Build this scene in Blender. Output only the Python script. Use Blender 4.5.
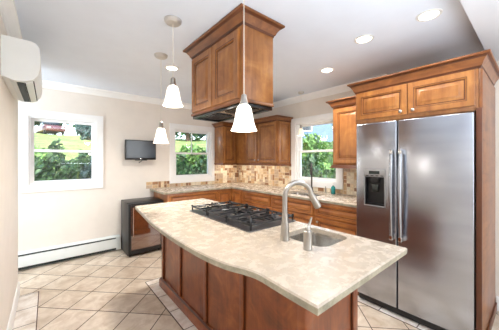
import bpy, bmesh, math, random
from mathutils import Vector, Matrix
for o in list(bpy.data.objects): bpy.data.objects.remove(o, do_unlink=True)
S = bpy.context.scene
COL = S.collection
PI = math.pi

# ------------------------------------------------------------------ camera
T = 0.694; FPX = 242.3; EYE = 1.406
cd = bpy.data.cameras.new('camera'); cam = bpy.data.objects.new('camera', cd); COL.objects.link(cam)
cd.sensor_width = 36; cd.lens = 36 * FPX / 499; cd.shift_y = -5 / 499; cd.clip_start = 0.02; cd.clip_end = 400
cam.location = (0, 0, EYE); cam.rotation_euler = (PI / 2, 0, -T)
S.camera = cam

# ------------------------------------------------------------------ light
S.view_settings.view_transform = 'Standard'; S.view_settings.look = 'None'
S.view_settings.gamma = 1; S.view_settings.use_curve_mapping = False
S.view_settings.exposure = 0.2
W = bpy.data.worlds.new('world'); S.world = W; W.use_nodes = True
wn = W.node_tree; wn.nodes.clear()
sky = wn.nodes.new('ShaderNodeTexSky'); sky.sky_type = 'NISHITA'; sky.sun_disc = False
sky.sun_elevation = math.radians(48); sky.sun_rotation = math.radians(205); sky.dust_density = 2.0
bg = wn.nodes.new('ShaderNodeBackground'); bg.inputs['Strength'].default_value = 1.0
wo = wn.nodes.new('ShaderNodeOutputWorld')
wn.links.new(sky.outputs[0], bg.inputs[0]); wn.links.new(bg.outputs[0], wo.inputs[0])

def light(name, kind, loc, energy, color=(1, 1, 1), rot=(0, 0, 0), **kw):
    d = bpy.data.lights.new(name, kind); d.energy = energy; d.color = color
    for k, v in kw.items(): setattr(d, k, v)
    o = bpy.data.objects.new(name, d); COL.objects.link(o); o.location = loc; o.rotation_euler = rot
    return o
# sun comes from behind the house (camera side), so that none falls through the windows
light('sun', 'SUN', (0, -10, 20), 1.6, (1, .96, .88), (math.radians(42), 0, math.radians(-28)), angle=.02)
# two added fill lamps behind the camera, one upright and one overhead
light('rear_fill', 'AREA', (2.25, -2.25, 1.45), 28, (.86, .93, 1), (math.radians(90), 0, 0), shape='RECTANGLE', size=1.7, size_y=1.9)
light('rear_overhead_fill', 'AREA', (0.7, -0.9, 2.42), 9, (.96, .97, 1), (0, 0, 0), shape='RECTANGLE', size=2.2, size_y=1.4)
# added fill lamp out of view, facing up to bounce off the ceiling
light('ceiling_bounce_fill', 'AREA', (0.95, -0.75, 1.3), 50, (.80, .90, 1), (math.radians(180), 0, 0), shape='DISK', size=1.3)

# added fill lamp hidden beyond the left wall's end, brightens the far zone
light('passage_fill', 'AREA', (-1.5, 3.2, 1.5), 52, (.82, .92, 1), (math.radians(90), 0, math.radians(-75)), shape='RECTANGLE', size=1.4, size_y=1.8)
# small lamps under the corner wall cabinets
light('under_cabinet_lamp', 'AREA', (3.06, 3.4, 1.338), 2.0, (1, .9, .76), shape='RECTANGLE', size=.1, size_y=1.0)
light('under_cabinet_lamp', 'AREA', (2.85, 4.08, 1.338), 1.1, (1, .9, .76), shape='RECTANGLE', size=.4, size_y=.1)

# ------------------------------------------------------------------ materials
def lin(c):
    def f(v):
        v /= 255.0
        return v / 12.92 if v <= .04045 else ((v + .055) / 1.055) ** 2.4
    return (f(c[0]), f(c[1]), f(c[2]), 1)

class N:
    """tiny node helper"""
    def __init__(s, name):
        s.m = bpy.data.materials.new(name); s.m.use_nodes = True; s.t = s.m.node_tree
        s.b = s.t.nodes['Principled BSDF']; s.o = s.t.nodes['Material Output']
    def n(s, typ, **kw):
        x = s.t.nodes.new(typ)
        for k, v in kw.items(): setattr(x, k, v)
        return x
    def l(s, a, b): s.t.links.new(a, b)
    def coord(s, scale=(1, 1, 1), rot=(0, 0, 0), loc=(0, 0, 0), kind='Object'):
        tc = s.n('ShaderNodeTexCoord'); mp = s.n('ShaderNodeMapping')
        mp.inputs['Scale'].default_value = scale; mp.inputs['Rotation'].default_value = rot; mp.inputs['Location'].default_value = loc
        s.l(tc.outputs[kind], mp.inputs[0]); return mp.outputs[0]
    def noise(s, vec, scale, detail=4, rough=.55, dist=0):
        x = s.n('ShaderNodeTexNoise'); x.inputs['Scale'].default_value = scale; x.inputs['Detail'].default_value = detail
        x.inputs['Roughness'].default_value = rough; x.inputs['Distortion'].default_value = dist
        if vec is not None: s.l(vec, x.inputs['Vector'])
        return x.outputs['Fac']
    def ramp(s, fac, stops):
        x = s.n('ShaderNodeValToRGB'); e = x.color_ramp.elements
        while len(e) < len(stops): e.new(.5)
        for q, (p, c) in zip(e, stops): q.position = p; q.color = lin(c)
        s.l(fac, x.inputs[0]); return x.outputs[0]
    def mix(s, fac, a, b, mode='MIX'):
        x = s.n('ShaderNodeMix', data_type='RGBA', blend_type=mode)
        for v, k in ((fac, 0), (a, 6), (b, 7)):
            if hasattr(v, 'links'): s.l(v, x.inputs[k])
            else: x.inputs[k].default_value = v
        return x.outputs[2]
    def bump(s, h, strength=.2, dist=.01):
        x = s.n('ShaderNodeBump'); x.inputs['Strength'].default_value = strength; x.inputs['Distance'].default_value = dist
        s.l(h, x.inputs['Height']); s.l(x.outputs[0], s.b.inputs['Normal'])
    def base(s, c): s.l(c, s.b.inputs['Base Color'])

def plain(name, c, rough=.5, metal=0, spec=.5, coat=0, var=.04, scale=6):
    k = N(name); f = k.noise(k.coord(), scale, 3)
    a = tuple(max(0, v * (1 - var)) for v in c); b = tuple(min(255, v * (1 + var)) for v in c)
    k.base(k.ramp(f, [(.3, a), (.7, b)]))
    k.b.inputs['Roughness'].default_value = rough; k.b.inputs['Metallic'].default_value = metal
    k.b.inputs['Specular IOR Level'].default_value = spec; k.b.inputs['Coat Weight'].default_value = coat
    return k.m

def wood(name, dark, mid, lite, grain='z', rough=.38, blotch=.5):
    k = N(name)
    sc = {'z': (9, 9, .9), 'x': (.9, 9, 9), 'y': (9, .9, 9)}[grain]
    f = k.noise(k.coord(sc), 2.2, 6, .62, .6)
    c1 = k.ramp(f, [(.25, dark), (.5, mid), (.78, lite)])
    g = k.noise(k.coord((1, 1, 1)), 5.0, 4, .6, .8)
    c2 = k.ramp(g, [(.3, dark), (.55, mid), (.75, lite)])
    k.base(k.mix(blotch, c1, c2))
    k.b.inputs['Roughness'].default_value = rough; k.b.inputs['Coat Weight'].default_value = .25; k.b.inputs['Coat Roughness'].default_value = .18
    return k.m

M = {}
M['wall'] = plain('wall_paint', (238, 230, 220), .8, var=.01)
M['ceiling'] = plain('ceiling_paint', (232, 240, 252), .9, var=.006)
M['header'] = plain('header_paint', (206, 206, 210), .85, var=.006)
M['trim'] = plain('white_trim', (250, 250, 249), .35, var=.01)
M['wood'] = wood('honey_maple', (110, 62, 28), (164, 106, 54), (200, 144, 78))
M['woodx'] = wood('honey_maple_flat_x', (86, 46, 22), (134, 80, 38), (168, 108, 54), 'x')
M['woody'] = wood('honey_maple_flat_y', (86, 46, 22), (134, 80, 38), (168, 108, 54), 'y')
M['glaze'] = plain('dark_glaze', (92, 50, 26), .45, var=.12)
M['cherry'] = wood('island_cherry', (76, 34, 15), (136, 70, 31), (182, 106, 52), 'z', .36, .65)
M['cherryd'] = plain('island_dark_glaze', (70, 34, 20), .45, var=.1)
M['bwood'] = wood('base_cabinet_wood', (116, 64, 30), (168, 104, 52), (202, 140, 76), 'y')
M['black'] = plain('black_enamel', (16, 16, 18), .22, var=.1)
M['ctop'] = plain('dark_steel_top', (112, 113, 118), .34, metal=.9, var=.06)
M['iron'] = plain('cast_iron', (26, 26, 28), .34, spec=.5, var=.2, scale=40)
M['blackp'] = plain('black_plastic', (24, 24, 26), .38)
M['screen'] = plain('tv_screen', (46, 52, 58), .12, spec=.7, var=.05)
M['rubber'] = plain('dark_rubber', (20, 20, 20), .8)
M['white'] = plain('white_plastic', (240, 241, 238), .35, var=.008)
M['dgrey'] = plain('dark_slot', (40, 48, 46), .6)
M['heater'] = plain('heater_enamel', (226, 230, 228), .4, var=.01)
M['nickel'] = plain('brushed_nickel', (176, 172, 166), .28, metal=1, var=.03)
M['chrome'] = plain('chrome', (215, 215, 215), .1, metal=1, var=.01)
M['canopy'] = plain('satin_silver_canopy', (206, 204, 200), .4, metal=.6, var=.02)
M['bronze'] = plain('dark_bronze_metal', (84, 80, 78), .3, metal=1)
M['teal'] = plain('teal_soap', (38, 140, 140), .25, var=.05)
M['tankface'] = plain('silver_grey_bezel', (150, 150, 150), .35, metal=.4)
M['display'] = plain('display_window', (46, 52, 50), .2)
M['cord'] = plain('cord_white', (232, 228, 215), .4)
M['asphalt'] = plain('car_paint_red', (92, 44, 42), .3, coat=.6)
M['carglass'] = plain('car_glass', (36, 44, 52), .1)
M['bluehouse'] = plain('blue_siding', (104, 128, 160), .7, var=.05)
M['roof'] = plain('grey_shingles', (88, 92, 100), .85, var=.18, scale=20)
M['bark'] = plain('bark', (80, 64, 50), .9, var=.25, scale=12)

def steel():
    k = N('brushed_steel')
    f = k.noise(k.coord((.8, .8, 5)), 1.6, 2, .4)
    k.base(k.ramp(f, [(.3, (166, 170, 179)), (.7, (184, 188, 196))]))
    k.b.inputs['Metallic'].default_value = 1; k.b.inputs['Roughness'].default_value = .27
    w = k.noise(k.coord((.5, .5, 2.0)), 1.3, 1)
    k.bump(w, .25, .02)
    return k.m
M['steel'] = steel()

def sinksteel():
    k = N('sink_steel'); f = k.noise(k.coord((30, 4, 4)), 4, 3)
    k.base(k.ramp(f, [(.3, (165, 160, 154)), (.7, (205, 202, 196))])); k.b.inputs['Metallic'].default_value = 1
    k.b.inputs['Roughness'].default_value = .25; return k.m
M['sink'] = sinksteel()

def stone(name, cols, rough=.3):
    k = N(name); v = k.coord()
    a = k.noise(v, 13, 8, .75, .3); b = k.noise(v, 45, 4, .75)
    c = k.ramp(a, [(.28, cols[0]), (.45, cols[1]), (.58, cols[2]), (.74, cols[3])])
    d = k.ramp(b, [(.3, (214, 206, 190)), (.5, (255, 255, 255))])
    k.base(k.mix(.35, c, d, 'MULTIPLY')); k.b.inputs['Roughness'].default_value = rough
    r = k.n('ShaderNodeMapRange'); r.inputs[3].default_value = rough - .06; r.inputs[4].default_value = rough + .12
    k.l(a, r.inputs[0]); k.l(r.outputs[0], k.b.inputs['Roughness'])
    return k.m
M['granite'] = stone('beige_granite', [(184, 169, 150), (192, 178, 160), (199, 186, 169), (206, 195, 181)], .24)
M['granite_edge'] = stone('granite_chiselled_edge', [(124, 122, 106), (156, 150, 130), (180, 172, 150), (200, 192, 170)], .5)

def tiles(name, c1, c2, grout, size=.305, rot=0.0, loc=(0, 0), gw=.006, rough=.32):
    k = N(name)
    v = k.coord((1, 1, 1), (0, 0, rot), (loc[0], loc[1], 0))
    br = k.n('ShaderNodeTexBrick', offset=0.0, offset_frequency=2, squash=1.0)
    k.l(v, br.inputs['Vector']); I = br.inputs
    I['Color1'].default_value = lin(c1); I['Color2'].default_value = lin(c2); I['Mortar'].default_value = lin(grout)
    I['Scale'].default_value = 1; I['Mortar Size'].default_value = gw / 2; I['Mortar Smooth'].default_value = .1
    I['Bias'].default_value = 0; I['Brick Width'].default_value = size; I['Row Height'].default_value = size
    f = k.noise(k.coord(), 7, 6, .65, .5)
    st = k.ramp(f, [(.3, (196, 176, 152)), (.62, (255, 255, 255))])
    k.base(k.mix(.7, br.outputs['Color'], st, 'MULTIPLY'))
    r = k.n('ShaderNodeMapRange'); r.inputs[3].default_value = rough; r.inputs[4].default_value = .85
    k.l(br.outputs['Fac'], r.inputs[0]); k.l(r.outputs[0], k.b.inputs['Roughness'])
    inv = k.n('ShaderNodeMath', operation='SUBTRACT'); inv.inputs[0].default_value = 1; k.l(br.outputs['Fac'], inv.inputs[1])
    k.bump(inv.outputs[0], .3, .003)
    return k.m
# lattice node of the diagonal grid stands at (0.577, 2.853)
_s = .305; _r = math.radians(45)
_nx = .577 * math.cos(_r) - 2.853 * math.sin(_r); _ny = .577 * math.sin(_r) + 2.853 * math.cos(_r)
M['tile'] = tiles('diagonal_floor_tile', (232, 219, 202), (216, 201, 182), (78, 62, 52), _s, _r, (-_nx + _s * 20, -_ny + _s * 20), .008)
M['tile_border_x'] = tiles('border_tile_row', (250, 245, 238), (240, 232, 224), (78, 62, 52), .305, 0, (20 * .305 + .1525, 1.2), .007)
M['tile_border_y'] = tiles('border_tile', (250, 245, 238), (240, 232, 224), (84, 66, 54), .305, 0, (1.5, 20 * .305 - .055), .007)
for _m, _k in (('tile_border_y', 'Brick Width'), ('tile_border_x', 'Row Height')):
    [n for n in M[_m].node_tree.nodes if n.type == 'TEX_BRICK'][0].inputs[_k].default_value = 5.0

def glassm():
    k = N('window_glass'); k.t.nodes.remove(k.b)
    tr = k.n('ShaderNodeBsdfTransparent'); gl = k.n('ShaderNodeBsdfGlossy'); gl.inputs['Roughness'].default_value = .02
    fr = k.n('ShaderNodeFresnel'); fr.inputs[0].default_value = 1.45; mx = k.n('ShaderNodeMixShader')
    k.l(fr.outputs[0], mx.inputs[0]); k.l(tr.outputs[0], mx.inputs[1]); k.l(gl.outputs[0], mx.inputs[2]); k.l(mx.outputs[0], k.o.inputs[0])
    return k.m
M['glass'] = glassm()

def coolerglass():
    k = N('cooler_glass_reflection_tint'); k.base(k.ramp(k.noise(k.coord(), 3), [(.3, (96, 54, 30)), (.7, (112, 64, 36))]))  # brown base colour paints in the warm reflection of floor and cabinets
    k.b.inputs['Roughness'].default_value = .06; k.b.inputs['Specular IOR Level'].default_value = .9; k.b.inputs['Coat Weight'].default_value = 1
    k.b.inputs['Coat IOR'].default_value = 2.4
    k.b.inputs['Coat Roughness'].default_value = .05
    return k.m
M['cglass'] = coolerglass()

def emis(name, c, s):
    k = N(name); k.b.inputs['Base Color'].default_value = lin(c)
    f = k.noise(k.coord(), 2, 1); col = k.ramp(f, [(.2, c), (.9, c)])
    k.l(col, k.b.inputs['Emission Color']); k.b.inputs['Emission Strength'].default_value = s
    return k.m
M['shade'] = emis('lit_frosted_shade', (255, 246, 232), 1.5)
M['shade_small'] = emis('dim_frosted_shade', (240, 226, 200), .45)
M['bulb'] = emis('lit_can_lens', (255, 240, 214), 9)

def leafy(name, a, b, c):
    k = N(name); f = k.noise(k.coord(), 9, 4, .7)
    k.base(k.ramp(f, [(.3, a), (.5, b), (.7, c)])); k.b.inputs['Roughness'].default_value = .6; return k.m
M['leaf_dark'] = leafy('dark_leaves', (28, 52, 34), (52, 86, 48), (96, 128, 70))
M['leaf_mid'] = leafy('mid_leaves', (50, 84, 40), (88, 130, 58), (150, 180, 92))
M['leaf_blue'] = leafy('bluish_evergreen', (34, 54, 52), (58, 84, 78), (96, 122, 108))
def grass():
    k = N('lawn'); f = k.noise(k.coord(), .9, 6, .7); g = k.noise(k.coord(), 14, 3, .7)
    c = k.ramp(f, [(.3, (84, 108, 52)), (.5, (132, 152, 74)), (.7, (180, 186, 112))])
    d = k.ramp(g, [(.3, (150, 160, 120)), (.65, (255, 255, 255))])
    k.base(k.mix(.7, c, d, 'MULTIPLY')); k.b.inputs['Roughness'].default_value = .9; return k.m
M['grass'] = grass()

# ------------------------------------------------------------------ mesh helpers
class MB:
    def __init__(s): s.bm = bmesh.new(); s.mats = []
    def mi(s, m):
        if m not in s.mats: s.mats.append(m)
        return s.mats.index(m)
    def merge(s, b, mat, mx=None):
        if mat is not None:
            i = s.mi(mat)
            for f in b.faces: f.material_index = i
        if mx is not None: bmesh.ops.transform(b, matrix=mx, verts=b.verts)
        me = bpy.data.meshes.new('tmp'); b.to_mesh(me); b.free(); s.bm.from_mesh(me); bpy.data.meshes.remove(me)
        return s
    def box(s, x0, x1, y0, y1, z0, z1, mat, bev=0, seg=2, mx=None):
        b = bmesh.new(); bmesh.ops.create_cube(b, size=1)
        for v in b.verts:
            v.co = Vector(((x0 + x1) / 2 + v.co.x * (x1 - x0), (y0 + y1) / 2 + v.co.y * (y1 - y0), (z0 + z1) / 2 + v.co.z * (z1 - z0)))
        if bev: bmesh.ops.bevel(b, geom=b.edges[:], offset=bev, segments=seg, affect='EDGES', profile=.5)
        return s.merge(b, mat, mx)
    def lathe(s, prof, mat, seg=28, mx=None, cap=True):
        b = bmesh.new(); rings = []
        for r, z in prof:
            rings.append([b.verts.new((r * math.cos(2 * PI * i / seg), r * math.sin(2 * PI * i / seg), z)) for i in range(seg)])
        for q in range(len(rings) - 1):
            for i in range(seg):
                j = (i + 1) % seg
                b.faces.new((rings[q][i], rings[q][j], rings[q + 1][j], rings[q + 1][i]))
        if cap:
            b.faces.new(rings[0][::-1]); b.faces.new(rings[-1])
        bmesh.ops.recalc_face_normals(b, faces=b.faces)
        return s.merge(b, mat, mx)
    def tube(s, pts, rad, mat, seg=12, mx=None):
        pts = [Vector(p) for p in pts]; n = len(pts)
        if not hasattr(rad, '__len__'): rad = [rad] * n
        b = bmesh.new(); rings = []; up = None
        for i, p in enumerate(pts):
            d = (pts[min(i + 1, n - 1)] - pts[max(i - 1, 0)]).normalized()
            if up is None:
                up = Vector((0, 0, 1)) if abs(d.z) < .9 else Vector((1, 0, 0))
            up = (up - d * up.dot(d)).normalized(); w = d.cross(up)
            rings.append([b.verts.new(p + (up * math.cos(2 * PI * k / seg) + w * math.sin(2 * PI * k / seg)) * rad[i]) for k in range(seg)])
        for q in range(n - 1):
            for i in range(seg):
                j = (i + 1) % seg
                b.faces.new((rings[q][i], rings[q][j], rings[q + 1][j], rings[q + 1][i]))
        b.faces.new(rings[0][::-1]); b.faces.new(rings[-1])
        bmesh.ops.recalc_face_normals(b, faces=b.faces)
        return s.merge(b, mat, mx)
    def prism(s, poly, z0, z1, mat, mx=None):
        b = bmesh.new()
        lo = [b.verts.new((x, y, z0)) for x, y in poly]; hi = [b.verts.new((x, y, z1)) for x, y in poly]
        b.faces.new(lo[::-1]); b.faces.new(hi); n = len(poly)
        for i in range(n): b.faces.new((lo[i], lo[(i + 1) % n], hi[(i + 1) % n], hi[i]))
        bmesh.ops.recalc_face_normals(b, faces=b.faces)
        return s.merge(b, mat, mx)
    def sweep(s, path, prof, side, mat, lines=(), glz='glaze', closed=False):
        """mitred moulding: path in plan, prof = closed outline of (out, z)"""
        b = bmesh.new(); P = [Vector(p) for p in path]; n = len(P); rings = []
        def nor(a, c):
            d = (c - a).normalized(); return Vector((d.y, -d.x)) * side
        for i, p in enumerate(P):
            if closed:
                a, c = nor(P[i - 1], p), nor(p, P[(i + 1) % n]); m = (a + c) / (1 + a.dot(c))
            elif i == 0: m = nor(P[0], P[1])
            elif i == n - 1: m = nor(P[-2], P[-1])
            else:
                a, c = nor(P[i - 1], p), nor(p, P[i + 1]); m = (a + c) / (1 + a.dot(c))
            rings.append([b.verts.new((p.x + m.x * o, p.y + m.y * o, z)) for o, z in prof])
        k = len(prof); m1, m2 = s.mi(mat), (s.mi(glz) if lines else 0)
        for q in range(n if closed else n - 1):
            for i in range(k):
                j = (i + 1) % k; w = (q + 1) % n
                b.faces.new((rings[q][i], rings[q][j], rings[w][j], rings[w][i])).material_index = m2 if i in lines else m1
        if not closed: b.faces.new(rings[0][::-1]); b.faces.new(rings[-1])
        bmesh.ops.recalc_face_normals(b, faces=b.faces)
        return s.merge(b, None)
    def door(s, o, u, nrm, w, h, mat, glz, fr=.055, th=.02, arch=False):
        """raised-panel door: nested rings in the plane (u, z), outward nrm"""
        o, u, nrm = Vector(o), Vector(u), Vector(nrm); up = Vector((0, 0, 1)); b = bmesh.new()
        i1, i2 = s.mi(mat), s.mi(glz)
        m = min(w, h); fr = min(fr, m * .24)
        st = [(0, 0, 0), (0, th - .004, 0), (.004, th, 0), (fr - .012, th, 0), (fr - .007, th - .003, 1), (fr - .003, th - .003, 0), (fr + .002, th - .013, 0), (fr + .009, th - .013, 1), (fr + .036, th - .001, 0), (fr + .038, th + .001, 0)]
        if m < .14: st = [(0, 0, 0), (0, th - .004, 0), (.004, th, 0), (fr - .004, th, 0), (fr, th - .007, 1), (fr + .004, th - .007, 1), (fr + .009, th - .001, 0)]
        rings = []
        for ins, d, g in st:
            rings.append([b.verts.new(o + u * a + up * c + nrm * d) for a, c in ((ins, ins), (w - ins, ins), (w - ins, h - ins), (ins, h - ins))])
        for q in range(len(st) - 1):
            for i in range(4):
                j = (i + 1) % 4
                f = b.faces.new((rings[q][i], rings[q][j], rings[q + 1][j], rings[q + 1][i])); f.material_index = i2 if st[q + 1][2] else i1
        b.faces.new(rings[-1]).material_index = i1; b.faces.new(rings[0][::-1]).material_index = i1
        bmesh.ops.recalc_face_normals(b, faces=b.faces)
        return s.merge(b, None)
    def obj(s, name, parent=None, loc=None, smooth=True, ang=.6):
        if smooth:
            for f in s.bm.faces: f.smooth = True
            for e in s.bm.edges:
                if len(e.link_faces) == 2 and e.calc_face_angle(0) > ang: e.smooth = False
        me = bpy.data.meshes.new(name); s.bm.to_mesh(me); s.bm.free()
        for m in s.mats: me.materials.append(M[m])
        o = bpy.data.objects.new(name, me); COL.objects.link(o)
        if loc: o.location = loc
        if parent: o.parent = parent
        return o

def thing(name, label, cat, loc=(0, 0, 0), rz=0, group=None):
    o = bpy.data.objects.new(name, None); COL.objects.link(o); o.empty_display_size = .05
    o.location = loc; o.rotation_euler = (0, 0, rz); return tag(o, label, cat, group)
def tag(o, label, cat, group=None):
    o['label'] = label; o['category'] = cat
    if group: o['group'] = group
    return o
def struct(o): o['kind'] = 'structure'; return o
def rel(mb, root):
    """shift mesh data built in room coordinates so it is local to root"""
    bmesh.ops.translate(mb.bm, verts=mb.bm.verts, vec=-root.location); return mb
def knob_mb(p, nrm):
    z = Vector((0, 0, 1)); n = Vector(nrm); mx = Matrix.Translation(p) @ z.rotation_difference(n).to_matrix().to_4x4()
    return MB().lathe([(.006, 0), (.005, .010), (.009, .015), (.0145, .020), (.0145, .025), (.009, .030), (.003, .0315)], 'nickel', 14, mx)

# ------------------------------------------------------------------ room shell
H = 2.46; YA = 4.254; XB = 3.238; XL = -.24
XM = -1.6; YM = -2.4
struct(MB().box(XM - .2, XB + .2, YM - .2, YA + .2, -.12, 0, 'tile').obj('floor', smooth=False))
struct(MB().box(XM - .2, XB + .2, YM - .2, YA + .2, H, H + .15, 'ceiling').obj('ceiling', smooth=False))
def wall_holes(axis, c0, c1, a0, a1, holes, name):
    """wall slab between c0..c1 on its thickness axis, a0..a1 along, holes = (a0,a1,z0,z1)"""
    mb = MB()
    def bx(p, q, z0, z1):
        if q - p < 1e-4 or z1 - z0 < 1e-4: return
        if axis == 'y': mb.box(p, q, c0, c1, z0, z1, 'wall')
        else: mb.box(c0, c1, p, q, z0, z1, 'wall')
    cur = a0
    for (p, q, z0, z1) in sorted(holes):
        bx(cur, p, 0, H); bx(p, q, 0, z0); bx(p, q, z1, H); cur = q
    bx(cur, a1, 0, H)
    return struct(mb.obj(name, smooth=False))
W1 = (-.195, .56, 1.07, 1.985); W2 = (1.76, 2.535, 1.07, 1.985); W3 = (1.885, 2.66, 1.07, 2.02)
wall_holes('y', YA, YA + .14, XM, XB + .14, [W1, W2], 'wall_back')
wall_holes('x', XB, XB + .14, YM, YA, [W3], 'wall_right')
struct(MB().box(XL - .12, XL, YM, 3.5, 0, H, 'wall').obj('wall_left', smooth=False))
struct(MB().box(XM - .14, XM, YM, YA, 0, H, 'wall').obj('wall_passage', smooth=False))
struct(MB().box(XM - .14, XB + .14, YM - .14, YM, 0, H, 'wall').obj('wall_rear', smooth=False))
struct(MB().box(XL, XB, -.02, .30, 2.33, H, 'header').obj('trim_1', smooth=False))
# cove mouldings and baseboards
crownp = [(0, H), (0, H - .09), (.012, H - .088), (.02, H - .07), (.045, H - .035), (.066, H - .018), (.07, H)]
struct(MB().sweep([(XM, YA), (XB, YA), (XB, 1.2)], crownp, 1, 'trim').obj('trim_2', smooth=False))
struct(MB().sweep([(XL, .30), (XL, 3.5), (XL - .12, 3.5)], crownp, 1, 'trim').obj('trim_3', smooth=False))
bbp = [(0, 0), (0, .13), (.006, .13), (.012, .115), (.014, .02), (.014, 0)]
struct(MB().sweep([(XL, YM), (XL, 3.5), (XL - .12, 3.5)], bbp, 1, 'trim').obj('baseboard_left', smooth=False))
struct(MB().sweep([(XB, .265), (XB, YM)], bbp, 1, 'trim').obj('baseboard_right', smooth=False))
struct(MB().box(XM, -.32, YA - .014, YA, 0, .13, 'trim').obj('baseboard_back', smooth=False))
# floor border strips of straight tiles
def strip(n, x0, x1, y0, y1, m='tile_border_y'):
    struct(MB().box(x0, x1, y0, y1, -.01, .0025, m).obj('trim_%d' % n, smooth=False))
strip(4, .865, .99, .60, 2.90); strip(5, .99, 1.66, 2.72, 2.90, 'tile_border_x'); strip(6, 1.52, 1.66, .60, 2.72); strip(7, .99, 1.52, .60, .73, 'tile_border_x')
strip(8, XL + .014, -.078, YM, 3.43)
strip(9, 2.375, 2.53, -1.5, 3.4)
# thin dark grout outline of the strips
def grout(n, segs):
    mb = MB()
    for a in segs: mb.box(*a, -.01, .003, 'grout')
    struct(mb.obj('trim_%d' % n, smooth=False))
M['grout'] = plain('grout', (84, 66, 54), .9, var=.1)
grout(10, [(.858, .865, .593, 2.907), (.865, 1.667, 2.90, 2.907), (1.66, 1.667, .593, 2.90), (.865, 1.66, .593, .60)])
grout(11, [(-.078, -.071, YM, 3.437), (XL + .014, -.078, 3.43, 3.437)])
grout(12, [(2.368, 2.375, -1.5, 3.4)])

# ------------------------------------------------------------------ windows
def window(idx, axis, hole, face, casing, muntin):
    """axis 'y': window in the back wall (a = X, n = -Y); axis 'x': in the right wall (a = Y, n = -X)"""
    a0, a1, z0, z1 = hole; ca0, ca1, cz0, cz1 = casing
    root = bpy.data.objects.new('window_%d' % idx, None); COL.objects.link(root); root['kind'] = 'structure'
    root.location = ((a0 + a1) / 2, face, z0) if axis == 'y' else (face, (a0 + a1) / 2, z0)
    def B(mb, p, q, d0, d1, zz0, zz1, mat, bev=0):  # d measured outward into the wall
        if axis == 'y': mb.box(p, q, face + d0, face + d1, zz0, zz1, mat, bev)
        else: mb.box(face + d0, face + d1, p, q, zz0, zz1, mat, bev)
    c = MB()
    B(c, ca0, a0, -.02, 0, cz0, cz1, 'trim'); B(c, a1, ca1, -.02, 0, cz0, cz1, 'trim')
    B(c, a0, a1, -.02, 0, z1, cz1, 'trim'); B(c, a0, a1, -.02, 0, cz0, z0, 'trim')
    rel(c, root).obj('casing', root)
    f = MB(); e = .022
    B(f, a0, a0 + e, 0, .13, z0, z1, 'trim'); B(f, a1 - e, a1, 0, .13, z0, z1, 'trim')
    B(f, a0 + e, a1 - e, 0, .13, z1 - e, z1, 'trim'); B(f, a0 + e, a1 - e, 0, .13, z0, z0 + e, 'trim')
    rel(f, root).obj('window_frame', root)
    zm = (z0 + z1) / 2; r = .034
    for nm, (b0, b1, d) in {'upper_sash': (zm - .012, z1 - e, .075), 'lower_sash': (z0 + e, zm + .022, .04)}.items():
        s = MB(); l, rr = a0 + e, a1 - e
        B(s, l, l + r, d, d + .03, b0, b1, 'trim'); B(s, rr - r, rr, d, d + .03, b0, b1, 'trim')
        B(s, l + r, rr - r, d, d + .03, b0, b0 + r, 'trim'); B(s, l + r, rr - r, d, d + .03, b1 - r, b1, 'trim')
        if muntin and nm == 'upper_sash': B(s, (l + rr) / 2 - .008, (l + rr) / 2 + .008, d + .008, d + .02, b0 + r, b1 - r, 'trim')
        so = rel(s, root).obj(nm, root)
        g = MB(); B(g, l + r, rr - r, d + .013, d + .017, b0 + r, b1 - r, 'glass'); rel(g, root).obj('pane', so, smooth=False)
    k = MB(); B(k, (a0 + a1) / 2 - .03, (a0 + a1) / 2 + .03, .03, .04, zm - .004, zm + .014, 'white', .003); rel(k, root).obj('sash_lock', root)
window(1, 'y', W1, YA, (-.278, .644, .985, 2.066), False)
window(2, 'y', W2, YA, (1.677, 2.6, .985, 2.066), True)
window(3, 'x', W3, XB, (1.80, 2.745, .985, 2.105), False)

# ------------------------------------------------------------------ island
IX0, IX1, IY0, IY1 = .975, 1.50, .74, 2.70
isl = thing('kitchen_island', 'red-brown wooden kitchen island base with dark-lined panels under the curved stone top', 'kitchen island', (1.24, 1.72, 0))
b = MB().box(IX0 + .012, IX1 - .01, IY0 + .012, IY1 - .01, .08, .887, 'cherry'); 
_sk = (1.16, 1.468, .765, 1.085)
rel(b, isl).obj('body', isl)
b = MB()   # frame of stiles and rails on the seating side and near end
st = [(IY1 - .05, IY1), (2.205, 2.245), (1.715, 1.755), (1.232, 1.272), (IY0, IY0 + .05)]
for p, q in st: b.box(IX0 - .004, IX0 + .014, p, q, .1, .888, 'cherry', .003); 
b.box(IX0 - .002, IX0 + .014, IY0, IY1, .80, .888, 'cherry', .003)
for p, q in ((IX0, IX0 + .06), (IX1 - .055, IX1)): b.box(p, q, IY0 - .004, IY0 + .014, .1, .888, 'cherry', .003)
b.box(IX0, IX1, IY0 - .002, IY0 + .014, .80, .888, 'cherry', .003)
for p, q in ((IX0, IX0 + .06), (IX1 - .055, IX1)): b.box(p, q, IY1 - .014, IY1 + .002, .1, .888, 'cherry', .003)
rel(b, isl).obj('frame', isl)
b = MB()   # dark bead beside each stile
for p, q in st:
    for e in (p - .004, q):
        if IY0 < e < IY1 - .01: rel(MB().box(IX0 + .006, IX0 + .0135, e, e + .005, .1, .80, 'cherryd'), isl).obj('bead', isl)
rel(MB().box(IX0 + .06, IX0 + .064, IY0 + .006, IY0 + .0135, .1, .8, 'cherryd'), isl).obj('bead', isl); rel(MB().box(IX1 - .059, IX1 - .055, IY0 + .006, IY0 + .0135, .1, .8, 'cherryd'), isl).obj('bead', isl)
prof = [(-.01, .005), (.022, .005), (.022, .075), (.016, .086), (.006, .098), (-.01, .10)]
b = MB().sweep([(IX0, IY0), (IX0, IY1), (IX1, IY1), (IX1, IY0)], prof, -1, 'cherry', (3,), 'cherryd', closed=True)
rel(b, isl).obj('plinth', isl)
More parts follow.
